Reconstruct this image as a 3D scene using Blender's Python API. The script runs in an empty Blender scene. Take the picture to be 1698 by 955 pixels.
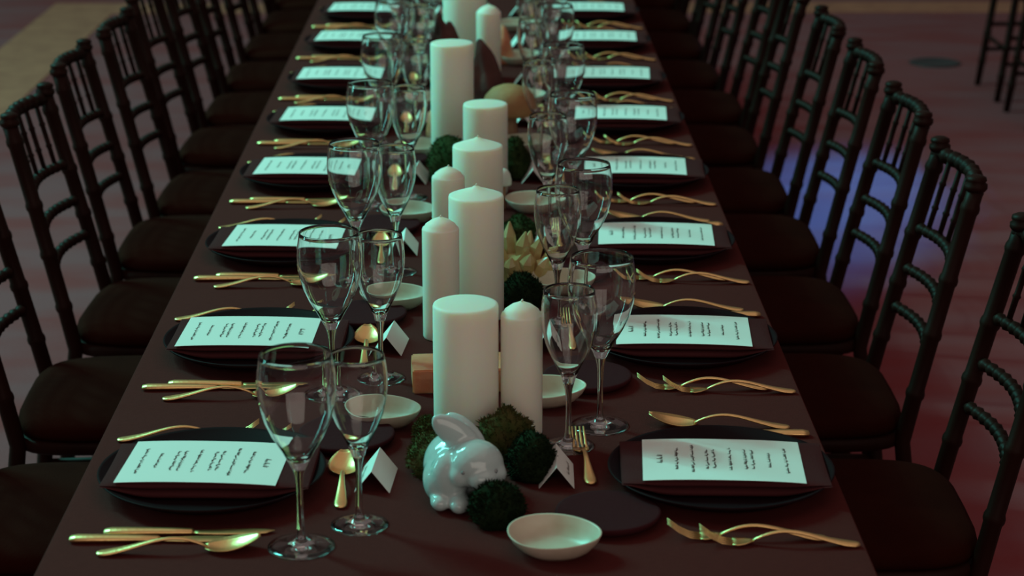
import bpy, bmesh, math, random
from mathutils import Vector, Matrix
random.seed(7)
PI = math.pi
sc = bpy.context.scene
col = sc.collection

# ------------------------------------------------------------------ camera
PITCH = math.atan(1047 / 3500); YAW = math.asin(40 * math.cos(PITCH) / 3500)
cd = bpy.data.cameras.new('camera'); cam = bpy.data.objects.new('camera', cd); col.objects.link(cam)
cam.location = (0, 0, 1.80)
cam.rotation_euler = (PI / 2 - PITCH, 0, -YAW)
cd.sensor_width = 36; cd.lens = 3500 / 1698 * 36
cd.dof.use_dof = True; cd.dof.focus_distance = 3.15; cd.dof.aperture_fstop = 5.6
cd.clip_end = 200
sc.camera = cam

# ------------------------------------------------------------------ world, lights, exposure
w = bpy.data.worlds.new('dim_room'); sc.world = w; w.use_nodes = True
w.node_tree.nodes['Background'].inputs[0].default_value = (1.0, 0.80, 0.76, 1)
w.node_tree.nodes['Background'].inputs[1].default_value = 0.085
sc.view_settings.view_transform = 'Standard'; sc.view_settings.look = 'None'
sc.view_settings.exposure = 0; sc.view_settings.gamma = 1; sc.view_settings.use_curve_mapping = False
sc.cycles.sample_clamp_indirect = 4

def aim(o, tgt):
    o.rotation_euler = (Vector(tgt) - o.location).to_track_quat('-Z', 'Y').to_euler()

def lamp(name, kind, loc, tgt, color, power, **kw):
    d = bpy.data.lights.new(name, kind); o = bpy.data.objects.new(name, d); col.objects.link(o)
    o.location = loc; d.color = color; d.energy = power
    for k, v in kw.items(): setattr(d, k, v)
    aim(o, tgt); return o

TEAL = (0.22, 1.0, 0.80)
# two stage lamps hung one above the other, high on the left side of the hall
lamp('stage_spot', 'SPOT', (-5.4, 7.2, 7.4), (-0.05, 4.3, .8), TEAL, 330, shadow_soft_size=.10, spot_size=.95, spot_blend=.7)
lamp('stage_spot', 'SPOT', (-5.4, 7.2, 6.9), (-0.05, 4.3, .8), TEAL, 230, shadow_soft_size=.10, spot_size=.95, spot_blend=.7)
# tall window high in the left wall, low window slot, added warm fills overhead and behind the camera, blue stage wash
lamp('tall_window', 'AREA', (-6.6, 7.4, 7.2), (-0.05, 3.6, .8), (0.17, 1.0, 0.84), 720, shape='RECTANGLE', size=1.5, size_y=4.8)
lamp('window_slot', 'AREA', (-6.4, 4.4, 2.3), (0, 4.2, 1.0), (0.22, 1.0, 0.9), 60, shape='RECTANGLE', size=.5, size_y=2.6)
lamp('ceiling_fill', 'AREA', (0.4, 4.2, 5.4), (0.4, 4.5, 0), (1.0, 0.78, 0.66), 45, shape='RECTANGLE', size=6, size_y=9)  # unseen warm fill added above the table, not a fixture of the hall
lamp('rear_fill', 'AREA', (1.0, -4.0, 3.0), (0, 4.0, .8), (1.0, 0.86, 0.74), 98, shape='RECTANGLE', size=8, size_y=3.6)  # fill light added behind the camera to brighten the candle fronts
lamp('blue_wash', 'SPOT', (3.4, 13.0, 3.6), (1.12, 7.0, 0), (0.03, 0.34, 1.0), 7000, shadow_soft_size=.1, spot_size=.16, spot_blend=1)

# ------------------------------------------------------------------ materials
def mat(name, color, rough=.5, metal=0, spec=.5, noise=None, bump=None, **kw):
    """noise=(scale, colour2, contrast lo, hi, stretch)  bump=(scale, strength)"""
    m = bpy.data.materials.new(name); m.use_nodes = True
    nt = m.node_tree; b = nt.nodes['Principled BSDF']
    b.inputs['Base Color'].default_value = (*color, 1); b.inputs['Roughness'].default_value = rough
    b.inputs['Metallic'].default_value = metal; b.inputs['Specular IOR Level'].default_value = spec
    for k, v in kw.items(): b.inputs[k.replace('_', ' ')].default_value = v
    tc = None
    if noise or bump:
        tc = nt.nodes.new('ShaderNodeTexCoord')
    if noise:
        s, c2, lo, hi, st = noise
        mp = nt.nodes.new('ShaderNodeMapping'); mp.inputs['Scale'].default_value = st
        nt.links.new(tc.outputs['Object'], mp.inputs[0])
        n = nt.nodes.new('ShaderNodeTexNoise'); n.inputs['Scale'].default_value = s; n.inputs['Detail'].default_value = 5
        nt.links.new(mp.outputs[0], n.inputs['Vector'])
        r = nt.nodes.new('ShaderNodeValToRGB')
        r.color_ramp.elements[0].position = lo; r.color_ramp.elements[1].position = hi
        r.color_ramp.elements[0].color = (*color, 1); r.color_ramp.elements[1].color = (*c2, 1)
        nt.links.new(n.outputs['Fac'], r.inputs[0]); nt.links.new(r.outputs[0], b.inputs['Base Color'])
    if bump:
        n2 = nt.nodes.new('ShaderNodeTexNoise'); n2.inputs['Scale'].default_value = bump[0]; n2.inputs['Detail'].default_value = 4
        nt.links.new(tc.outputs['Object'], n2.inputs['Vector'])
        bp = nt.nodes.new('ShaderNodeBump'); bp.inputs['Strength'].default_value = bump[1]; bp.inputs['Distance'].default_value = .01
        nt.links.new(n2.outputs['Fac'], bp.inputs['Height']); nt.links.new(bp.outputs[0], b.inputs['Normal'])
    return m

ONE = (1, 1, 1)
M = {}
M['floor'] = mat('carpet_field', (.27, .050, .056), .85, spec=.05, noise=(1.6, (.27, .075, .088), .36, .62, (1, 2.6, 1)), bump=(120, .3))
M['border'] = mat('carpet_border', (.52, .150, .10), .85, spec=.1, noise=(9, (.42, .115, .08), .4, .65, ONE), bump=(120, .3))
M['cloth'] = mat('brown_linen', (.088, .0172, .0162), .9, spec=.05, noise=(60, (.075, .0146, .0140), .35, .7, (1, 8, 1)), bump=(350, .12))
M['napkin'] = mat('brown_napkin', (.070, .018, .020), .9, spec=.05, bump=(300, .15))
M['table_wood'] = mat('table_wood', (.12, .07, .04), .6, noise=(6, (.08, .045, .025), .3, .7, (1, 8, 1)))
M['plate'] = mat('black_stoneware', (.014, .005, .007), .6, spec=.05)
M['bread'] = mat('plum_stoneware', (.045, .009, .012), .8, spec=.05, bump=(90, .08))
M['dish'] = mat('cream_stoneware', (.62, .50, .40), .35, spec=.45, noise=(25, (.52, .40, .30), .45, .75, ONE))
M['paper'] = mat('white_paper', (.86, .85, .82), .8, spec=.1)
M['ink'] = mat('brown_ink', (.075, .03, .028), .8, spec=.1)
M['gold'] = mat('brushed_gold', (.92, .57, .25), .36, 1.0, bump=(200, .05))
M['wax'] = mat('ivory_wax', (.86, .80, .70), .55, spec=.3, Subsurface_Weight=1.0, Subsurface_Radius=(1.0, .45, .28), Subsurface_Scale=.036)
M['wick'] = mat('waxed_wick', (.8, .74, .62), .8)
M['porcelain'] = mat('white_porcelain', (.50, .60, .60), .12, spec=.6, Coat_Weight=.4, Coat_Roughness=.05)
M['eye'] = mat('grey_glaze', (.25, .27, .28), .2)
M['moss_dark'] = mat('dark_moss', (.007, .014, .006), .95, spec=.05, noise=(60, (.014, .022, .009), .35, .7, ONE))
M['moss_olive'] = mat('olive_moss', (.045, .060, .016), .95, spec=.1, noise=(50, (.085, .060, .022), .35, .7, ONE))
M['moss_green'] = mat('green_moss', (.020, .034, .011), .95, spec=.05, noise=(40, (.036, .045, .016), .35, .7, ONE))
M['salt'] = mat('salt_stone', (.72, .22, .11), .45, noise=(25, (.82, .33, .19), .35, .7, ONE), bump=(60, .25), Subsurface_Weight=.6, Subsurface_Radius=(1, .4, .2), Subsurface_Scale=.01)
M['quartz'] = mat('honey_quartz', (.80, .58, .27), .2, noise=(30, (.60, .36, .14), .4, .7, ONE), Transmission_Weight=.35, IOR=1.5)
M['quartz_clear'] = mat('pale_quartz', (.75, .80, .68), .15, Transmission_Weight=.5, IOR=1.5)
M['mush'] = mat('tan_mushroom', (.48, .22, .09), .7, noise=(20, (.36, .15, .06), .4, .7, ONE), bump=(40, .2))
M['mush_white'] = mat('white_mushroom', (.78, .76, .68), .6)
M['mush_stem'] = mat('mushroom_stem', (.35, .17, .10), .7)
M['bark'] = mat('dark_bark', (.12, .045, .040), .85, noise=(18, (.055, .020, .020), .35, .7, (1, 1, .4)), bump=(30, .6), spec=.08)
M['wood'] = mat('dark_walnut', (.024, .0065, .0045), .5, spec=.09, noise=(14, (.014, .004, .003), .3, .7, (1, 1, .3)))
M['seat'] = mat('brown_cushion', (.030, .0055, .0034), .95, spec=.03, noise=(9, (.023, .004, .0026), .35, .7, ONE), bump=(220, .15))
M['outlet'] = mat('dark_floor_plate', (.02, .022, .026), .5)
g = bpy.data.materials.new('clear_glass'); g.use_nodes = True
gb = g.node_tree.nodes['Principled BSDF']
gb.inputs['Base Color'].default_value = (1, 1, 1, 1); gb.inputs['Roughness'].default_value = 0
gb.inputs['IOR'].default_value = 1.47; gb.inputs['Transmission Weight'].default_value = 1
M['glass'] = g

# ------------------------------------------------------------------ mesh helpers
class MB:
    def __init__(s): s.v = []; s.f = []
    def add(s, v, f, mtx=None):
        n = len(s.v)
        s.v += [tuple(mtx @ Vector(p)) for p in v] if mtx else [tuple(p) for p in v]
        s.f += [tuple(i + n for i in q) for q in f]; return s
    def rings(s, rings, close0=True, close1=True, cyc=True):
        """skin a list of rings with the same number of points"""
        n = len(rings[0]); v = [p for r in rings for p in r]; f = []
        for i in range(len(rings) - 1):
            for j in range(n if cyc else n - 1):
                a = i * n + j; b = i * n + (j + 1) % n
                f.append((a, b, b + n, a + n))
        if close0: f.append(tuple(range(n - 1, -1, -1)))
        if close1: f.append(tuple(range((len(rings) - 1) * n, len(rings) * n)))
        return s.add(v, f)
    def lathe(s, prof, n=32, c=(0, 0, 0), cap=False):
        v = []; f = []; idx = []
        for r, z in prof:
            if r < 1e-6: idx.append([len(v)] * n); v.append((c[0], c[1], c[2] + z))
            else:
                idx.append(list(range(len(v), len(v) + n)))
                v += [(c[0] + r * math.cos(2 * PI * j / n), c[1] + r * math.sin(2 * PI * j / n), c[2] + z) for j in range(n)]
        for a, b in zip(idx, idx[1:]):
            for j in range(n):
                k = (j + 1) % n; q = [a[j], a[k], b[k], b[j]]
                q = [x for i, x in enumerate(q) if x not in q[:i]]
                if len(q) > 2: f.append(tuple(q))
        return s.add(v, f)
    def tube(s, pts, rad, n=8):
        pts = [Vector(p) for p in pts]; rings = []
        if not hasattr(rad, '__len__'): rad = [rad] * len(pts)
        ref = None
        for i, p in enumerate(pts):
            t = (pts[min(i + 1, len(pts) - 1)] - pts[max(i - 1, 0)]).normalized()
            if ref is None: ref = t.orthogonal().normalized()
            u = (ref - t * ref.dot(t)).normalized(); ref = u; w_ = t.cross(u)
            rings.append([tuple(p + (u * math.cos(2 * PI * j / n) + w_ * math.sin(2 * PI * j / n)) * rad[i]) for j in range(n)])
        return s.rings(rings)
    def box(s, x0, x1, y0, y1, z0, z1, mtx=None):
        v = [(x, y, z) for z in (z0, z1) for y in (y0, y1) for x in (x0, x1)]
        return s.add(v, [(0, 2, 3, 1), (4, 5, 7, 6), (0, 1, 5, 4), (2, 6, 7, 3), (0, 4, 6, 2), (1, 3, 7, 5)], mtx)
    def mesh(s, name, m, smooth=True, angle=None):
        me = bpy.data.meshes.new(name); me.from_pydata(s.v, [], s.f); me.update()
        bm = bmesh.new(); bm.from_mesh(me)
        bmesh.ops.recalc_face_normals(bm, faces=bm.faces); bm.to_mesh(me); bm.free()
        me.materials.append(M[m] if isinstance(m, str) else m)
        if smooth:
            me.polygons.foreach_set('use_smooth', [True] * len(me.polygons))
            if angle:
                me.set_sharp_from_angle(angle=math.radians(angle))
        return me

def tag(o, label=None, cat=None, group=None, kind=None):
    if label: o['label'] = label
    if cat: o['category'] = cat
    if group: o['group'] = group
    if kind: o['kind'] = kind
    return o
def link(name, data, parent=None, loc=None, rz=0):
    o = bpy.data.objects.new(name, data); col.objects.link(o)
    if parent: o.parent = parent
    if loc is not None: o.location = loc
    o.rotation_euler = (0, 0, rz); return o
def thing(name, parts, loc, rz, label, cat, group=None, scale=None):
    """parts: a mesh (one-piece thing) or a list of (name, mesh[, subparts]); alike pieces share mesh data"""
    if isinstance(parts, bpy.types.Mesh): o = link(name, parts, None, loc, rz)
    else:
        o = link(name, None, None, loc, rz); o.empty_display_size = .05
        for p in parts:
            c = link(p[0], p[1], o)
            if len(p) > 2 and isinstance(p[2], (list, tuple)):
                for q in p[2]: link(q[0], q[1], c)
            if len(p) > 3: c['label'] = p[3]
    if scale: o.scale = scale
    return tag(o, label, cat, group)
def struct(name, me, loc=(0, 0, 0)):
    return tag(link(name, me, None, loc), kind='structure')

# ------------------------------------------------------------------ the setting
m = MB().box(-9, 9, -3, 24, -.05, 0)
struct('floor', m.mesh('floor', 'floor', False))
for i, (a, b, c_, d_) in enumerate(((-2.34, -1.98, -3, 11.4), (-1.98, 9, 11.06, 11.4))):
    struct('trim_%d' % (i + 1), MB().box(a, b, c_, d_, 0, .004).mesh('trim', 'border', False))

TZ = .75                      # top of the tablecloth
TX0, TX1, TY0, TY1 = -.548, .464, 1.95, 9.3
CXT = (TX0 + TX1) / 2
# trestle table under the cloth
leg = MB().tube([(0, 0, 0), (0, 0, .715)], .022, 12).mesh('leg', 'table_wood')
tt = thing('banquet_table', [('tabletop', MB().box(TX0 + .012, TX1 - .012, TY0 + .012, TY1 - .012, .715, .742).mesh('tabletop', 'table_wood', False))],
           (0, 0, 0), 0, 'long wooden banquet table underneath the brown tablecloth', 'table')
for y in (2.3, 4.6, 6.9, 9.0):
    for x in (TX0 + .14, TX1 - .14):
        l = link('leg', leg, tt); l.location = (x, y, 0)
# tablecloth: a hollow cover with gently waving drop
def cloth_mesh():
    mb = MB(); per = []
    nx, ny = 12, 84
    for i in range(nx): per.append((TX0 + (TX1 - TX0) * i / nx, TY0, 0, -1))
    for i in range(ny): per.append((TX1, TY0 + (TY1 - TY0) * i / ny, 1, 0))
    for i in range(nx): per.append((TX1 - (TX1 - TX0) * i / nx, TY1, 0, 1))
    for i in range(ny): per.append((TX0, TY1 - (TY1 - TY0) * i / ny, -1, 0))
    rings = []
    for z, k, wv in ((TZ, -.012, 0), (TZ - .0015, -.003, 0), (TZ - .006, 0, 0), (.69, .003, .15), (.63, .006, .6), (.545, .010, 1)):
        r = []
        for j, (x, y, ax, ay) in enumerate(per):
            o_ = k + wv * .012 * math.sin(j * .9 + .5 * math.sin(j * .31))
            r.append((x + ax * o_, y + ay * o_, z))
        rings.append(r)
    inner = [[(x - (.003 if x > CXT else -.003), y, z - .0005) for (x, y, z) in r] for r in rings[:0:-1]]
    mb.rings(rings + inner, True, False)
    return mb.mesh('tablecloth', 'cloth', True, 40)
tag(link('tablecloth', cloth_mesh()), 'long dark brown cloth covering the banquet table', 'tablecloth')

# ------------------------------------------------------------------ tableware prototypes
def plate_z(r):               # upper surface of the dinner plate
    if r < .098: return .008
    t = min(1, (r - .098) / .052); return .008 + .017 * t * t * (1.6 - .6 * t)
pp = [(0, .002), (.086, .002), (.090, 0), (.096, 0), (.099, .003), (.128, .0105), (.147, .0215), (.150, .0245), (.149, .0260)]
pp += [(r, plate_z(r) + .0008) for r in (.146, .136, .126, .116, .108, .103, .098, .07)] + [(0, .008)]
plate_me = MB().lathe(pp, 64).mesh('dinner_plate', 'plate')
bp_ = [(0, .001), (.050, .001), (.052, 0), (.058, .002), (.066, .008), (.0675, .012), (.0665, .0145), (.063, .0150), (.055, .0142), (0, .0140)]
bread_me = MB().lathe(bp_, 48).mesh('bread_plate', 'bread')

def dish_mesh():              # organic oval dish, one side flatter and higher
    mb = MB(); n = 48; rings = []
    prof = [(0.0, .004), (.45, 0), (.55, .0), (.75, .008), (.92, .019), (1, .028), (1.005, .0295), (.985, .030), (.955, .0285), (.88, .0195), (.72, .0105), (.5, .006), (.0, .0055)]
    for r, z in prof:
        ring = []
        for j in range(n):
            a = 2 * PI * j / n; ca, sa = math.cos(a), math.sin(a)
            ex = .0585 * (1 + .05 * math.cos(2 * a + .6)); ey = .043 * (1 - .14 * max(0, sa) - .13 * ca)
            k = 1 + .16 * sa * r + .06 * ca * r
            ring.append((ex * ca * max(r, .001), ey * sa * max(r, .001), z * k))
        rings.append(ring)
    mb.rings(rings)
    return mb.mesh('side_dish', 'dish')
dish_me = dish_mesh()

def wine_glass(rs, zs, foot):
    outer = [(foot * .985, 0), (foot, .0008), (foot * .995, .0018), (foot * .75, .0034), (foot * .45, .0055), (.0095, .0088), (.0062, .0135),
             (.0047, .022), (.0040, .045 * zs), (.0038, .065 * zs), (.0042, .082 * zs), (.0055, .094 * zs), (.0078, .103 * zs),
             (.0125 * rs, .1125 * zs), (.0205 * rs, .128 * zs), (.0318 * rs, .147 * zs), (.0406 * rs, .167 * zs), (.0457 * rs, .186 * zs), (.0478 * rs, .203 * zs),
             (.0480 * rs, .217 * zs), (.0468 * rs, .231 * zs), (.0445 * rs, .245 * zs), (.0434 * rs, .2505 * zs)]
    th = .0011
    k0 = 6; k1 = 12
    inner = []
    for i in range(len(outer) - 1, 13, -1):
        r, z = outer[i]; r2, z2 = outer[max(i - 1, 13)]
        t = Vector((r - r2, z - z2)).normalized() if i > 13 else Vector((1, 0))
        inner.append((r - t.y * th, z + t.x * th))
    rim = [((outer[-1][0] + inner[0][0]) / 2, outer[-1][1] + .0006)]
    bottom = [(.0120 * rs, .1195 * zs), (.006 * rs, .1155 * zs), (0, .1142 * zs)]
    n = 56
    foot_me = MB().lathe([(0, .0006), (foot * .9, .0003)] + outer[:k0 + 1], n).mesh('foot', 'glass')
    stem_me = MB().lathe(outer[k0:k1 + 1], n).mesh('stem', 'glass')
    bowl_me = MB().lathe(outer[k1:] + rim + inner + bottom, n).mesh('bowl', 'glass')
    # orient all walls outward (open pieces that meet edge to edge)
    for me, up_in in ((foot_me, 0), (stem_me, 0), (bowl_me, 0)): pass
    return [('foot', foot_me), ('stem', stem_me), ('bowl', bowl_me)]
BIG = wine_glass(1.0, 1.0, .0415); SMALL = wine_glass(.80, .905, .0365)

# --- cutlery: local +x runs from handle end to working end
def shell(secs, th=.0014, nv=9):
    """secs: (x, halfwidth, z of edge, hollow depth)"""
    mb = MB(); rings = []
    for x, hw, z, d in secs:
        up = []; dn = []
        for i in range(nv):
            v = -1 + 2 * i / (nv - 1); zz = z - d * (1 - v * v)
            up.append((x, v * hw, zz + th * .5)); dn.append((x, v * hw * .985, zz - th * .5))
        rings.append(up + dn[::-1])
    return mb.rings(rings)
def sweep(secs, n=10):
    """secs: (x, y, z, halfwidth, halfthickness)"""
    mb = MB()
    mb.rings([[(x, y + hw * math.cos(2 * PI * j / n), z + ht * math.sin(2 * PI * j / n)) for j in range(n)] for x, y, z, hw, ht in secs])
    return mb
def handle(L):
    K = ((0, .0015, .001), (.012, .0056, .0020), (.05, .0082, .0026), (.13, .0090, .0027), (.3, .0066, .0024), (.5, .0040, .0021), (.75, .0028, .0020), (.92, .0028, .0019), (1, .0034, .0016))
    s = []
    for t in (0, .006, .012, .03, .05, .09, .13, .2, .3, .36, .42, .48, .54, .6, .66, .72, .78, .84, .9, .95, 1):
        for (a, w0, h0), (b, w1, h1) in zip(K, K[1:]):
            if a <= t <= b: q = (t - a) / (b - a); hw = w0 + (w1 - w0) * q; ht = h0 + (h1 - h0) * q; break
        z = .0030 + .0135 * math.sin(PI * min(1, max(0, (t - .05) / .95)) ** 1.6) + .003 * t
        s.append((t * L, 0, z, hw, ht))
    return s
hs = handle(.135)
spoon_bowl = []
for t in [i / 12 for i in range(13)]:
    hw = .0215 * (math.sin(PI * (t * .93 + .035) ** .85)) ** .62
    spoon_bowl.append((.132 + .068 * t, max(hw, .0015), .0058 + .0125 * t * t, .0075 * math.sin(PI * min(1, max(0, t * .94 + .03)))))
SPOON = [('handle', sweep(hs).mesh('spoon_handle', 'gold')), ('bowl', shell(spoon_bowl).mesh('spoon_bowl', 'gold'))]
fh = [(.130, .003, .0058, 0), (.136, .0060, .0050, .0004), (.142, .0100, .0042, .0010), (.150, .0120, .0036, .0014), (.157, .0122, .0040, .0012)]
tines = []
for i in range(4):
    yc = -.0093 + .0062 * i
    tines.append(('tine', sweep([(.156, yc, .0032, .0024, .0009), (.170, yc, .0050, .0020, .0009), (.184, yc * .97, .0120, .0018, .0008), (.198, yc * .92, .0225, .0012, .0006)], 6).mesh('tine', 'gold')))
FORK = [('handle', sweep(handle(.132)).mesh('fork_handle', 'gold')), ('head', shell(fh).mesh('fork_head', 'gold'), tines)]
kh = [(0, 0, .0042, .0012, .001), (.002, 0, .0046, .0072, .0032), (.010, 0, .0050, .0094, .0046), (.04, 0, .0050, .0088, .0045), (.085, 0, .0046, .0072, .0038), (.110, 0, .0042, .0064, .0034), (.113, 0, .0036, .0046, .0018)]
kb = [(.112, 0, .0032, .0044, .0014), (.120, .0004, .0030, .0066, .0010), (.15, .001, .0030, .0090, .0008), (.185, .0012, .0030, .0092, .0007), (.203, .0022, .0030, .0065, .0006), (.213, .0045, .0030, .0010, .0004)]
KNIFE = [('handle', sweep(kh).mesh('knife_handle', 'gold')), ('blade', sweep(kb, 8).mesh('knife_blade', 'gold'))]

# --- napkin and menu card (local +x points to the table's middle, "top" of the card)
NX, NY = .134, .077
def napkin_mesh():
    mb = MB(); nu, nv = 25, 13
    def grid(fn):
        return [[fn(-1 + 2 * i / (nu - 1), -1 + 2 * j / (nv - 1)) for i in range(nu)] for j in range(nv)]
    TOP = .0335
    layers = ((0, 1.0, 1.0), (1, .993, .975))
    for k, (q_, fx, fy) in enumerate(layers):
        def ztop(u, v, up):
            x, y = u * NX * fx, v * NY * fy
            base = plate_z(math.hypot(x, y)) + .0012
            th = (TOP - .005 * abs(u) ** 2.5 - base) / 2
            e = max(abs(u), abs(v)) ** 14
            z0_ = base + q_ * th
            return z0_ + (th - .25 * th * e if up else .25 * th * e)
        n0 = len(mb.v)
        top = grid(lambda u, v: (u * NX * fx, v * NY * fy, ztop(u, v, True)))
        bot = grid(lambda u, v: (u * NX * fx, v * NY * fy, ztop(u, v, False)))
        V = [p for r in top for p in r] + [p for r in bot for p in r]; F = []; N = nu * nv
        for j in range(nv - 1):
            for i in range(nu - 1):
                a = j * nu + i
                F.append((a, a + 1, a + nu + 1, a + nu)); F.append((a + N, a + nu + N, a + nu + 1 + N, a + 1 + N))
        edge = [i for i in range(nu)] + [j * nu + nu - 1 for j in range(1, nv)] + [(nv - 1) * nu + i for i in range(nu - 2, -1, -1)] + [j * nu for j in range(nv - 2, 0, -1)]
        # rounded fold: bulge ring between top and bottom
        cx = []
        for e_ in edge:
            t_, b_ = V[e_], V[e_ + N]
            cx.append(((t_[0]) * 1.012, t_[1] * 1.016, (t_[2] + b_[2]) / 2))
        o_ = len(V); V += cx; L_ = len(edge)
        for q in range(L_):
            r_ = (q + 1) % L_
            F.append((edge[q], o_ + q, o_ + r_, edge[r_])); F.append((o_ + q, edge[q] + N, edge[r_] + N, o_ + r_))
        mb.add(V, F)
    return mb.mesh('folded_napkin', 'napkin', True, 60)
napkin_me = napkin_mesh()
CZ = .0346                    # height of card centre above the table
def cardz(x, y): return CZ - .005 * abs(x / .134) ** 2.5
def card_mesh():
    mb = MB(); nu, nv = 15, 7; th = .0005
    V = []; F = []
    for s_ in (th, 0):
        for j in range(nv):
            for i in range(nu):
                x = -.105 + .21 * i / (nu - 1); y = -.074 + .148 * j / (nv - 1); V.append((x, y, cardz(x, y) + s_))
    N = nu * nv
    for j in range(nv - 1):
        for i in range(nu - 1):
            a = j * nu + i
            F.append((a, a + 1, a + nu + 1, a + nu)); F.append((a + N, a + nu + N, a + nu + 1 + N, a + 1 + N))
    edge = [i for i in range(nu)] + [j * nu + nu - 1 for j in range(1, nv)] + [(nv - 1) * nu + i for i in range(nu - 2, -1, -1)] + [j * nu for j in range(nv - 2, 0, -1)]
    for q in range(len(edge)):
        a, b = edge[q], edge[(q + 1) % len(edge)]; F.append((a, a + N, b + N, b))
    return mb.add(V, F).mesh('menu_card', 'paper', True, 40)
card_me = card_mesh()
def scrawl(length, height, seed, wide=.0006, step=.00033, dens=1.0):
    """one line of joined-up handwriting, as ink ribbons in (u, v): broken into words"""
    rnd = random.Random(seed); out = []; u = 0
    while u < length - .003:
        wl = min(rnd.uniform(.008, .022), length - u)
        pts = []; a = 0; tall = 1; t = 0; lean = .3
        nxt = 0
        while t < wl:
            if t >= nxt:
                tall = rnd.choice((.55, .6, .65, .6, 1.25, 1.4, -.7)) if pts else 1.5
                nxt = t + rnd.uniform(.0018, .0026) / dens
            a += step / .0021 * 2 * PI * dens
            yy = (.5 - .5 * math.cos(a)) * abs(tall) * height * (1 if tall > 0 else -1)
            pts.append((u + t + .0005 * math.sin(a) + lean * yy * .5, yy)); t += step
        out.append(pts); u += wl + rnd.uniform(.0018, .003)
    return out
def ribbon(mb, pts, fn, wd):
    V = []; F = []
    for i, (x, y) in enumerate(pts):
        x0, y0 = pts[max(i - 1, 0)]; x1, y1 = pts[min(i + 1, len(pts) - 1)]
        d = Vector((x1 - x0, y1 - y0)); d = d.normalized() if d.length > 1e-9 else Vector((1, 0)); nx_, ny_ = -d.y * wd / 2, d.x * wd / 2
        V += [fn(x + nx_, y + ny_), fn(x - nx_, y - ny_)]
    for i in range(len(pts) - 1): F.append((2 * i, 2 * i + 1, 2 * i + 3, 2 * i + 2))
    mb.add(V, F)
# distance from card top as a share of its length, share of its width, letter height
LINES = [(.115, .20, .0052, 'title'), (.215, .52, .0026, ''), (.315, .66, .0026, ''), (.405, .50, .0026, ''), (.448, .46, .0026, ''), (.55, .54, .0026, ''),
         (.645, .48, .0026, ''), (.69, .46, .0026, ''), (.795, .36, .0026, ''), (.90, .60, .0026, '')]
text_parts = []
for k, (pos, wid, hgt, nm) in enumerate(LINES):
    mb = MB(); ln = .148 * wid
    xv = .105 - .21 * pos - hgt * .4
    def place(u, v, ln=ln, xv=xv):
        # guest reads along -y with the card's top towards +x
        x = xv + v; y = ln / 2 - u; return (x, y, cardz(x, y) + .0009)
    if nm: segs = scrawl(ln, hgt, 3, dens=.55)
    else: segs = scrawl(ln, hgt, 11 + k)
    for s_ in segs: ribbon(mb, s_, place, .0010 if nm else .0009)
    text_parts.append(('title_lettering' if nm else 'text_line', mb.mesh('text', 'ink', False)))

# --- folded place card (ridge along local y)
TL, TH, TW = .088, .030, .0235
def tent_mesh():
    mb = MB(); th = .0006; s_ = []
    outer = [(-TW, 0), (0, TH), (TW, 0)]; inner = [(TW - th * 1.4, 0), (0, TH - th * 1.5), (-TW + th * 1.4, 0)]
    P_ = outer + inner; n = 6
    V = [(x, -TL / 2, z) for x, z in P_] + [(x, TL / 2, z) for x, z in P_]
    F = [(i, (i + 1) % n, (i + 1) % n + n, i + n) for i in range(n)]
    F += [(0, 5, 4, 1), (1, 4, 3, 2), (6, 7, 10, 11), (7, 8, 9, 10)]
    return mb.add(V, F).mesh('place_card', 'paper', False)
tent_me = tent_mesh()
def tent_name(seed):
    mb = MB(); ln = .042
    for s_ in scrawl(ln, .0042, seed, dens=.7):
        def fn(u, v):
            t = .45 - v / .038; x = -TW * (1 - (1 - t) * .0) ; h = .30 + v / .038
            x = -TW * (1 - h); z = TH * h; return (x - .0007, ln / 2 - u, z + .0005)
        ribbon(mb, s_, fn, .0009)
    return mb.mesh('name', 'ink', False)

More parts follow.
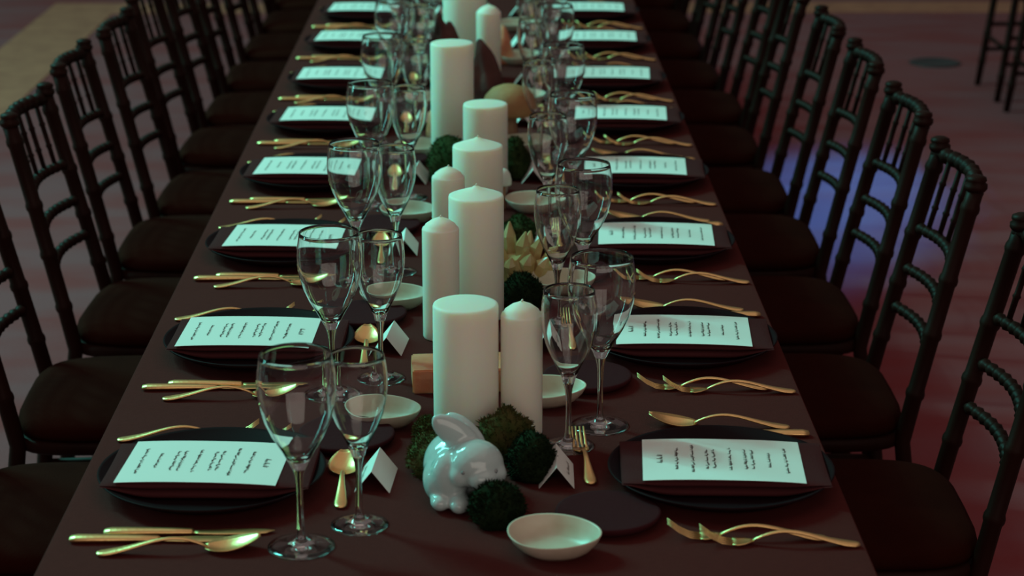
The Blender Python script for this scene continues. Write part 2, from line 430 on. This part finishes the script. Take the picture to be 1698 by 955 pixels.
# ------------------------------------------------------------------ place settings
ROWS = [2.606, 3.168, 3.745, 4.290, 4.822, 5.315, 5.868, 6.375]
ORD = ['nearest', 'second', 'third', 'fourth', 'fifth', 'sixth', 'seventh', 'eighth', 'ninth', 'tenth', 'eleventh', 'twelfth']
rj = random.Random(5)
def j(a): return rj.uniform(-a, a)
for side in (-1, 1):
    S = 'left' if side < 0 else 'right'
    px = -.367 if side < 0 else .305
    rz0 = 0 if side < 0 else PI
    for k, y in enumerate(ROWS):
        at = 'the %s place on the %s' % (ORD[k], S)
        big = 0 if k == 0 else 1
        def pl(lx, ly):       # from a guest's frame (+x to the table's middle) to the world
            return (px + lx * (1 if side < 0 else -1), y + ly * (1 if side < 0 else -1))
        X = px + j(.004) * big; Y = y + j(.005) * big
        thing('dinner_plate', plate_me, (X, Y, TZ), 0, 'large black dinner plate at ' + at, 'plate', 'black dinner plates')
        a = rz0 + j(.02) * big + (-.03 if side < 0 else -.04)
        cardx = -.376 if side < 0 else .306
        thing('folded_napkin', napkin_me, (X + (.0 if side < 0 else .003), Y, TZ), a, 'folded dark brown napkin under the menu at ' + at, 'napkin', 'folded brown napkins')
        thing('menu_card', [('card', card_me)] + text_parts, (cardx + j(.004) * big, Y - .004, TZ), a + j(.015) * big - (.03 if side < 0 else .02), 'white printed menu card lying on the napkin at ' + at, 'menu', 'white menu cards')
        # cutlery, in the guest's frame: right hand is local -y
        def cut(name, parts, lx, ly, rot, label, grp, z=0.0):
            x_, y_ = pl(lx, ly)
            thing(name, parts, (x_ + j(.003) * big, y_ + j(.003) * big, TZ + z), rz0 + rot + j(.02) * big, label + at, name.split('_')[-1], grp)
        if side < 0:
            cut('table_knife', KNIFE, -.155, -.187, .00, 'gold knife set farther out at ', 'gold knives')
            cut('table_knife', KNIFE, -.116, -.166, .008, 'gold knife next to the plate at ', 'gold knives')
            cut('soup_spoon', SPOON, -.114, -.229, .10, 'gold soup spoon beside the knives at ', 'gold soup spoons')
            cut('table_fork', FORK, -.154, .161, .11, 'outer gold fork behind the plate at ', 'gold forks')
            cut('table_fork', FORK, -.108, .141, .10, 'inner gold fork tucked behind the napkin at ', 'gold forks')
        else:
            cut('soup_spoon', SPOON, -.120, -.201, -.10, 'gold soup spoon beside the knife at ', 'gold soup spoons')
            cut('table_knife', KNIFE, -.144, -.172, -.04, 'gold knife tucked behind the plate at ', 'gold knives')
            cut('table_fork', FORK, -.150, .212, -.06, 'outer gold fork nearest the table edge at ', 'gold forks')
            cut('table_fork', FORK, -.112, .192, -.05, 'inner gold fork next to the plate at ', 'gold forks')
        # glasses
        if side < 0: gb_, gs_ = (-.233, -.206), (-.165, -.138)
        else: gb_, gs_ = (.156, .217), (.108, .137)
        dx = j(.005) * big; dy = j(.005) * big
        thing('wine_glass', BIG, (gb_[0] + dx, y + gb_[1] + dy, TZ), 0, 'large clear wine glass at ' + at, 'glass', 'large wine glasses')
        dx = j(.005) * big; dy = j(.005) * big
        thing('wine_glass', SMALL, (gs_[0] + dx, y + gs_[1] + dy, TZ), 0, 'smaller clear wine glass at ' + at, 'glass', 'small wine glasses')
        # bread plate, dish, place card, dessert cutlery
        bx, by = (-.200, .156) if side < 0 else (.149, -.127)
        if side > 0 and k > 0: bx, by = .147, -.165
        thing('bread_plate', bread_me, (bx + j(.005) * big, y + by + j(.006) * big, TZ), 0, 'small dark plum bread plate at ' + at, 'plate', 'dark bread plates')
        if side < 0: ddx, ddy, dr = -.155, .226, -.3
        elif k == 0: ddx, ddy, dr = .078, -.226, -.30
        else: ddx, ddy, dr = (.083, -.248, -.1) if k != 2 else (.115, -.262, .0)
        thing('side_dish', dish_me, (ddx + j(.006) * big, y + ddy + j(.01) * big, TZ), dr + j(.15) * big, 'small cream oval dish at ' + at, 'dish', 'cream side dishes', (.97, 1.10, 1.0) if k == 0 and side > 0 else (.97, .97, .95))
        tx, ty, tr = (-.152, .014, -.08) if side < 0 else (.0880, .026, -.02)
        if side > 0: tr += PI
        thing('place_card', [('card', tent_me), ('name_lettering', tent_name(50 + k * 2 + (side > 0)))], (tx + j(.006) * big, y + ty + j(.008) * big, TZ), tr + j(.08) * big,
              'white folded place card at ' + at, 'place card', 'white place cards')
        if side < 0:
            thing('dessert_spoon', SPOON, (-.193 + j(.004) * big, y - .088, TZ), PI / 2 + .03, 'gold dessert spoon between plate and place card at ' + at, 'spoon', 'gold dessert spoons', (.84, 1, 1))
        else:
            thing('dessert_fork', FORK, (.1335, y - .010, TZ), PI / 2 + .07, 'gold dessert fork beside the place card at ' + at, 'fork', 'gold dessert forks', (.85, .95, .95))

# ------------------------------------------------------------------ pillar candles
def candle(x, y, dia, h, top, label):
    r = dia / 2; e = .004
    prof = [(0, 0), (r - e, 0), (r - e * .3, e * .3), (r, e), (r, h - e), (r - e * .25, h - e * .3), (r - e, h)]
    if top == 'flat': prof += [(r * .85, h + .0003), (r * .5, h + .002), (r * .15, h + .003), (0, h + .003)]; zt = h + .003
    elif top == 'low': prof += [(r * .8, h + .002), (r * .45, h + .0075), (r * .2, h + .011), (.004, h + .014), (0, h + .015)]; zt = h + .014
    else: prof += [(r * .82, h + .004), (r * .5, h + .011), (r * .25, h + .014), (.004, h + .0155), (0, h + .016)]; zt = h + .015
    body = MB().lathe(prof, 56).mesh('wax_body', 'wax')
    wk = MB().tube([(0, 0, zt - .002), (.0003, 0, zt + .002), (.0012, 0, zt + (.004 if top != 'flat' else .0015))], [.0016, .0016, .0012], 8).mesh('wick', 'wick')
    thing('pillar_candle', body if top == 'flat' else [('wax_body', body), ('wick', wk)], (x, y, TZ), 0, label, 'candle', 'white pillar candles')
candle(-.0335, 2.770, .0905, .200, 'flat', 'wide flat-topped white candle right behind the porcelain rabbit')
candle(.0437, 2.770, .0580, .186, 'dome', 'slim white candle right of the wide one behind the rabbit')
candle(-.0780, 3.235, .0590, .184, 'dome', 'slim white candle at the left front of the second candle cluster')
candle(-.0220, 3.345, .0905, .209, 'low', 'wide white candle with pointed wick beside the honey crystal')
candle(-.0730, 3.630, .0585, .172, 'dome', 'slim white candle half hidden behind the second cluster')
candle(-.0213, 3.740, .0915, .202, 'low', 'wide white candle behind the half hidden slim one')
candle(-.0078, 4.190, .0900, .186, 'flat', 'short wide white candle in front of the tan mushroom')
candle(-.0790, 4.440, .0920, .266, 'flat', 'tall wide white candle rising from green moss at mid table')
candle(-.0010, 5.230, .0610, .205, 'dome', 'far slim white candle behind the dark bark')
candle(-.0620, 5.400, .1130, .262, 'flat', 'farthest wide white candle cut by the top edge')

# ------------------------------------------------------------------ moss, stones, mushrooms, rabbit
from mathutils import noise as mnoise
def blob(rx, ry, rz, sub=3, amp=.12, fr=2.2, seed=0, zmin=0.0):
    bm = bmesh.new(); bmesh.ops.create_icosphere(bm, subdivisions=sub, radius=1)
    for v in bm.verts:
        d = 1 + amp * mnoise.noise(v.co * fr + Vector((seed * 3.1, seed, 0)))
        c_ = v.co * d; v.co = Vector((c_.x * rx, c_.y * ry, max(zmin, c_.z * rz)))
    return bm
def moss(x, y, rx, ry, rz, m, seed, label, lift=.35):
    rnd = random.Random(seed)
    bm = blob(rx, ry, rz, 3, .25, 2.3, seed, -lift * rz)
    mb = MB(); mb.add([v.co + Vector((0, 0, lift * rz)) for v in bm.verts], [[v.index for v in f.verts] for f in bm.faces])
    bm.normal_update(); fs = list(bm.faces)
    for i in range(2600):
        f = rnd.choice(fs); n_ = f.normal
        if n_.z < -.3: continue
        ws = [rnd.random() for _ in f.verts]; t = sum(ws); p = sum((v.co * (q / t) for v, q in zip(f.verts, ws)), Vector()) + Vector((0, 0, lift * rz))
        d = (n_ + Vector((rnd.gauss(0, .45), rnd.gauss(0, .45), rnd.gauss(0, .45)))).normalized()
        L_ = rnd.uniform(.003, .0075); s_ = d.orthogonal().normalized() * .0008
        s_ = Matrix.Rotation(rnd.uniform(0, PI), 3, d) @ s_
        tip = p + d * L_
        if tip.z < .0005: continue
        q0 = p - d * .001
        mb.add([q0 - s_, q0 + s_, p + d * L_ * .6 + s_ * .8, tip, p + d * L_ * .6 - s_ * .8], [(0, 1, 2, 3, 4)])
    bm.free()
    mb.v = [(a, b, max(c_, .0003)) for a, b, c_ in mb.v]
    thing('moss_clump', mb.mesh('moss', m), (x, y, TZ), 0, label, 'moss', 'moss clumps')
moss(.008, 2.470, .034, .030, .036, 'moss_dark', 1, 'dark green moss ball in front of the rabbit', .55)
moss(.054, 2.632, .031, .036, .040, 'moss_dark', 2, 'dark green moss between the rabbit and the slim candle', .5)
moss(-.078, 2.655, .032, .045, .034, 'moss_olive', 3, 'olive moss peeking out left of the rabbit', .4)
moss(.022, 2.700, .038, .028, .050, 'moss_olive', 4, 'brownish moss between the two front candles', .4)
moss(-.088, 2.765, .018, .03, .026, 'moss_olive', 18, 'small olive moss tuft left of the wide front candle', .3)
moss(.052, 3.400, .036, .045, .040, 'moss_dark', 5, 'dark green moss in front of the honey crystal', .4)
moss(.054, 3.800, .036, .07, .034, 'moss_green', 6, 'green moss behind the honey crystal', .4)
moss(-.080, 4.305, .050, .062, .062, 'moss_green', 7, 'big green moss mound at the foot of the tall candle', .45)
moss(.052, 4.335, .032, .05, .060, 'moss_green', 8, 'green moss right of the short wide candle', .4)
moss(-.108, 5.115, .016, .025, .060, 'moss_green', 9, 'far green moss left of the dark bark', .4)

def rock(rx, ry, rz, m, seed, amp=.4, fr=1.3, sub=3, name='rock', taper=0, lean=(0, 0), smooth=True):
    bm = blob(rx, ry, rz, sub, amp, fr, seed, -.35 * rz)
    for v in bm.verts:
        v.co.z += .35 * rz; t = max(0, v.co.z) / (1.35 * rz)
        k = 1 - taper * t; v.co.x = v.co.x * k + lean[0] * t; v.co.y = v.co.y * k + lean[1] * t
    mb = MB().add([v.co[:] for v in bm.verts], [[v.index for v in f.verts] for f in bm.faces]); bm.free()
    return mb.mesh(name, m, smooth)
# orange salt block
def bevel_box(lx, ly, lz, bev, m, seed, amp):
    bm = bmesh.new(); bmesh.ops.create_cube(bm, size=1)
    for v in bm.verts: v.co = Vector((v.co.x * lx, v.co.y * ly, (v.co.z + .5) * lz))
    bmesh.ops.bevel(bm, geom=bm.edges[:], offset=bev, segments=2, affect='EDGES')
    bmesh.ops.subdivide_edges(bm, edges=bm.edges[:], cuts=2, use_grid_fill=True)
    for v in bm.verts:
        d = mnoise.noise_vector(v.co * 40 + Vector((seed, 0, 0))) * amp
        v.co += d; v.co.z = max(0, v.co.z)
    mb = MB().add([v.co[:] for v in bm.verts], [[v.index for v in f.verts] for f in bm.faces]); bm.free()
    return mb.mesh('salt', m, False)
thing('salt_block', bevel_box(.155, .08, .037, .002, 'salt', 1, .0008), (-.040, 3.005, TZ), .06, 'orange salt block behind the wide front candle', 'salt block')
thing('salt_stone', rock(.022, .03, .05, 'salt', 12, .3), (-.122, 4.72, TZ), 0, 'small orange salt stone left of the tall candle', 'stone')
thing('salt_stone', rock(.03, .03, .07, 'salt', 13, .3), (.035, 5.62, TZ), 0, 'orange salt stone beside the far slim candle', 'stone')
# honey quartz cluster
def crystal(L_, r, n=6):
    ring = lambda z, q: [(q * math.cos(2 * PI * i / n), q * math.sin(2 * PI * i / n), z) for i in range(n)]
    return MB().rings([ring(0, r * .9), ring(L_ * .74, r), [(x + r * .35, y, z) for x, y, z in ring(L_, r * .12)]])
rq = random.Random(3); parts = [('base', rock(.034, .030, .046, 'quartz', 4, .9, 2.2, 2, smooth=False))]
for i, (ax, ay, L_, r, ox, oy) in enumerate(((-.10, .1, .100, .0165, -.018, 0), (.05, -.1, .088, .017, -.004, -.008), (.22, .05, .074, .016, .012, .004), (.62, -.1, .070, .014, .018, -.002), (-.3, -.1, .070, .014, -.024, -.006),
        (.1, .3, .08, .016, .002, .014), (.02, -.4, .058, .017, .006, -.018), (.4, -.4, .054, .016, .020, -.014), (-.2, -.4, .05, .015, -.016, -.016), (.85, -.2, .060, .012, .020, -.008))):
    r *= .8
    mb = crystal(L_, r); mt = Matrix.Translation((ox, oy, .008)) @ Matrix.Rotation(ax, 4, 'Y') @ Matrix.Rotation(-ay, 4, 'X') @ Matrix.Rotation(rq.random(), 4, 'Z')
    parts.append(('crystal_point', MB().add(mb.v, mb.f, mt).mesh('point', 'quartz', False)))
thing('quartz_cluster', parts, (.058, 3.545, TZ), 0, 'honey coloured crystal cluster right of the wide second candle', 'crystal')
mb = crystal(.075, .006); mt = Matrix.Rotation(1.30, 4, 'Y')
# mushrooms
def mushroom(x, y, capr, caph, z0, sr, label, mcap, mstem, lean=0.0):
    cap = MB().lathe([(capr * .25, z0 + .002), (capr * .7, z0 - caph * .02), (capr * .95, z0 - caph * .1), (capr, z0), (capr * .97, z0 + caph * .3), (capr * .84, z0 + caph * .6), (capr * .6, z0 + caph * .85), (capr * .3, z0 + caph * .97), (0, z0 + caph)], 40).mesh('cap', mcap)
    stem = MB().lathe([(0, 0), (sr * 1.3, 0), (sr * 1.25, z0 * .2), (sr, z0 * .6), (sr * 1.05, z0 + .004), (0, z0 + .004)], 20).mesh('stem', mstem)
    gl = []
    for i in range(28):
        a = 2 * PI * i / 28; c_, s_ = math.cos(a), math.sin(a)
        gl.append((c_, s_))
    gm = MB()
    for c_, s_ in gl:
        gm.box(capr * .26, capr * .9, -.0006, .0006, z0 - caph * .12, z0 + .001, Matrix(((c_, -s_, 0, 0), (s_, c_, 0, 0), (0, 0, 1, 0), (0, 0, 0, 1))))
    return thing('mushroom', [('cap', cap, [('gills', gm.mesh('gills', mcap, False))]), ('stem', stem)], (x, y, TZ), 0, label, 'mushroom')
mushroom(.044, 4.63, .062, .060, .078, .018, 'tan domed mushroom behind the short wide candle', 'mush', 'mush_stem')
mushroom(.026, 4.06, .018, .030, .052, .006, 'small white mushroom with brown stem right of the third cluster', 'mush_white', 'mush_stem')
# driftwood bark
thing('bark_piece', rock(.052, .045, .115, 'bark', 21, .35, 1.7, 4, taper=.35, lean=(-.022, 0)), (.006, 4.98, TZ), 0, 'pointed dark bark piece in front of the far slim candle', 'bark')
thing('bark_piece', rock(.050, .045, .150, 'bark', 24, .35, 1.7, 4, taper=.40, lean=(-.050, 0)), (-.072, 5.20, TZ), 0, 'pointed dark bark piece in front of the farthest candle', 'bark')

# porcelain rabbit: one continuous glazed body
def rabbit_mesh():
    bm = bmesh.new()
    def ell(c_, r, rot=(0, 0, 0)):
        mt = Matrix.Translation(c_) @ Matrix.Rotation(rot[2], 4, 'Z') @ Matrix.Rotation(rot[1], 4, 'Y') @ Matrix.Rotation(rot[0], 4, 'X') @ Matrix.Diagonal((*r, 1))
        bmesh.ops.create_icosphere(bm, subdivisions=3, radius=1, matrix=mt)
    ell((-.014, .022, .043), (.044, .050, .044)); ell((-.006, .052, .034), (.040, .030, .034))      # back, rump
    ell((-.036, .000, .032), (.022, .034, .032)); ell((.030, .022, .030), (.020, .034, .030))        # haunches
    ell((-.022, -.018, .042), (.026, .024, .036))                                                    # chest
    ell((.012, -.022, .060), (.036, .034, .032), (0, .15, 0))                                        # head
    ell((.020, -.046, .049), (.020, .017, .015)); ell((.034, -.030, .050), (.017, .018, .017)); ell((-.008, -.034, .050), (.016, .018, .016))
    ell((-.014, -.004, .094), (.0185, .010, .039), (-.1, -.88, .2))                                # ears
    ell((-.002, .010, .090), (.0165, .010, .036), (-.3, -.80, .1))
    ell((-.034, -.026, .012), (.014, .022, .013)); ell((-.010, -.036, .012), (.014, .022, .013)); ell((.026, -.030, .010), (.012, .020, .010))
    ell((0, .084, .022), (.012, .012, .012))
    me = bpy.data.meshes.new('r'); bm.to_mesh(me); bm.free()
    o = bpy.data.objects.new('r', me); col.objects.link(o)
    md = o.modifiers.new('a', 'REMESH'); md.mode = 'VOXEL'; md.voxel_size = .0021
    sm = o.modifiers.new('b', 'SMOOTH'); sm.iterations = 9; sm.factor = .5
    dg = bpy.context.evaluated_depsgraph_get(); dg.update()
    out = bpy.data.meshes.new_from_object(o.evaluated_get(dg)); bpy.data.objects.remove(o)
    zmin = min(v.co.z for v in out.vertices)
    for v in out.vertices: v.co.z -= zmin
    out.materials.clear(); out.materials.append(M['porcelain'])
    out.polygons.foreach_set('use_smooth', [True] * len(out.polygons)); return out
from mathutils.bvhtree import BVHTree
rab = rabbit_mesh(); tree = BVHTree.FromPolygons([v.co[:] for v in rab.vertices], [p.vertices[:] for p in rab.polygons])
ey = MB().lathe([(0, -.0036), (.0026, -.0026), (.0036, 0), (.0026, .0026), (0, .0036)], 16)
rp = [('body', rab)]
for x_, z_ in ((-.004, .060), (.036, .060)):
    hit = tree.ray_cast(Vector((x_, -.3, z_)), Vector((0, 1, 0)))[0] or Vector((x_, -.05, z_))
    rp.append(('eye', MB().add(ey.v, ey.f, Matrix.Translation(hit + Vector((0, .0022, 0)))).mesh('eye', 'eye')))
thing('rabbit_figurine', rp, (-.030, 2.545, TZ), 0, 'white glazed porcelain rabbit crouching in front of the candles', 'figurine')

# ------------------------------------------------------------------ chairs (local +x faces the table)
def stile_pt(z, sy):
    if z < .44: t = z / .44; return Vector((-.245 + .055 * t, sy * (.185 - .012 * t), z))
    t = (z - .44) / .48; return Vector((-.19 - .112 * t ** 1.05, sy * (.173 - .018 * t), z))
def stile(sy):
    zs = [0, .10, .106, .113, .12, .22, .226, .233, .24, .40, .44, .52, .526, .533, .54, .63, .636, .643, .65, .73, .736, .743, .75, .86, .866, .873, .88, .905]
    base = [.013 if z < .1 else .0152 for z in zs]
    for q in (.106, .226, .526, .636, .736, .866):
        i = zs.index(q); base[i] += .0025; base[i + 1] += .0025
    return MB().tube([stile_pt(z, sy) for z in zs], base, 10).mesh('back_post', 'wood')
def finial(sy):
    p = stile_pt(.905, sy)
    return MB().lathe([(0, -.004), (.0165, -.004), (.0205, .002), (.0205, .008), (.016, .012), (.0185, .016), (.0175, .021), (.010, .0245), (0, .0255)], 14, p).mesh('finial', 'wood')
def front_leg(sy):
    zs = [0, .11, .116, .123, .13, .24, .246, .253, .26, .37, .376, .383, .39, .435]
    base = [.013 + .003 * z / .435 for z in zs]
    for q in (.116, .246, .376):
        i = zs.index(q); base[i] += .0025; base[i + 1] += .0025
    return MB().tube([(.185 + .012 * (1 - z / .435), sy * (.195 + .006 * (1 - z / .435)), z) for z in zs], base, 10).mesh('front_leg', 'wood')
def rail(z, r, bow, beads):
    a, b = stile_pt(z, -1), stile_pt(z, 1); pts = []; rad = []; n = 72
    for i in range(n + 1):
        t = i / n; p = a.lerp(b, t); p.x -= bow * math.sin(PI * t); p.z += .006 * math.sin(PI * t); pts.append(p)
        rad.append(r * (1 + .30 * math.cos(2 * PI * beads * t)))
    return MB().tube(pts, rad, 8).mesh('rail', 'wood')
def spindle(t):
    a = stile_pt(.897, -1).lerp(stile_pt(.897, 1), t); b = stile_pt(.752, -1).lerp(stile_pt(.752, 1), t)
    for p in (a, b): p.x -= .026 * math.sin(PI * t); p.z += .006 * math.sin(PI * t)
    zs = [0, .3, .33, .36, .62, .65, .68, 1]; r = [.005, .0055, .0075, .0055, .0055, .0075, .0055, .005]
    return MB().tube([b.lerp(a, q) for q in zs], r, 7).mesh('spindle', 'wood')
def cushion():
    mb = MB(); n = 40; rings = []
    for f, z in ((.90, .452), (.985, .456), (1.0, .466), (.985, .478), (.93, .487), (.80, .493), (.55, .498), (.25, .500)):
        ring = []
        for i in range(n):
            a = 2 * PI * i / n; c_, s_ = math.cos(a), math.sin(a); e = .42
            x = math.copysign(abs(c_) ** e, c_) * .205; y = math.copysign(abs(s_) ** e, s_) * (.205 + .012 * c_)
            ring.append((x * f + .002, y * f, z))
        rings.append(ring)
    return mb.rings(rings).mesh('cushion', 'seat')
def seat_frame():
    mb = MB(); n = 40; rings = []
    for f, z in ((.88, .428), (.98, .428), (1.0, .434), (1.0, .446), (.98, .452), (.88, .452)):
        ring = []
        for i in range(n):
            a = 2 * PI * i / n; c_, s_ = math.cos(a), math.sin(a); e = .35
            ring.append((math.copysign(abs(c_) ** e, c_) * .203 * f, math.copysign(abs(s_) ** e, s_) * (.203 + .01 * c_) * f, z))
        rings.append(ring)
    return mb.rings(rings).mesh('seat_frame', 'wood')
def str_(a, b): return MB().tube([Vector(a).lerp(Vector(b), t) for t in (0, .3, .34, .38, .62, .66, .7, 1)], [.009, .009, .0115, .009, .009, .0115, .009, .009], 8).mesh('stretcher', 'wood')
CH = [('back_post', stile(-1), [('finial', finial(-1))]), ('back_post', stile(1), [('finial', finial(1))]), ('front_leg', front_leg(-1)), ('front_leg', front_leg(1)),
      ('seat_frame', seat_frame()), ('cushion', cushion()), ('crest_rail', rail(.897, .0125, .026, 9))]
for z in (.752, .672, .595): CH.append(('ladder_rail', rail(z, .0095, .026, 12)))
for i in range(5): CH.append(('spindle', spindle((i + 1) / 6)))
for z in (.16, .27):
    for sy in (-1, 1): CH.append(('stretcher', str_(stile_pt(z, sy), (.193, sy * .198, z))))
CH.append(('stretcher', str_((.193, -.198, .22), (.193, .198, .22)))); CH.append(('stretcher', str_(stile_pt(.22, -1), stile_pt(.22, 1))))
CROWS = ROWS[1:] + [6.91, 7.45, 7.99, 8.53]
for side in (-1, 1):
    S = 'left' if side < 0 else 'right'
    for k, y in enumerate(CROWS):
        x = .567 if side > 0 else -.655
        thing('dining_chair', CH, (x + j(.012), y + j(.012), 0), (0 if side < 0 else PI) + j(.035),
              '%s dark wooden chair with brown cushion along the table\'s %s side' % (ORD[k], S), 'chair', 'dark wooden chairs at the long table')
thing('dining_chair', CH, (2.385, 8.915, 0), .0, 'dark chair beyond the right row, farther of the two by the frame edge', 'chair', 'chairs at the next table')
thing('dining_chair', CH, (2.378, 8.345, 0), .0, 'dark chair beyond the right row, nearer one cut by the frame edge', 'chair', 'chairs at the next table')
# round dark plate set in the floor
thing('floor_outlet', MB().lathe([(0, 0), (.115, 0), (.12, .003), (.115, .006), (.092, .0075), (.09, .006), (0, .006)], 40).mesh('outlet', 'outlet'), (2.06, 9.62, 0), 0,
      'dark round plate on the carpet at right', 'floor outlet')
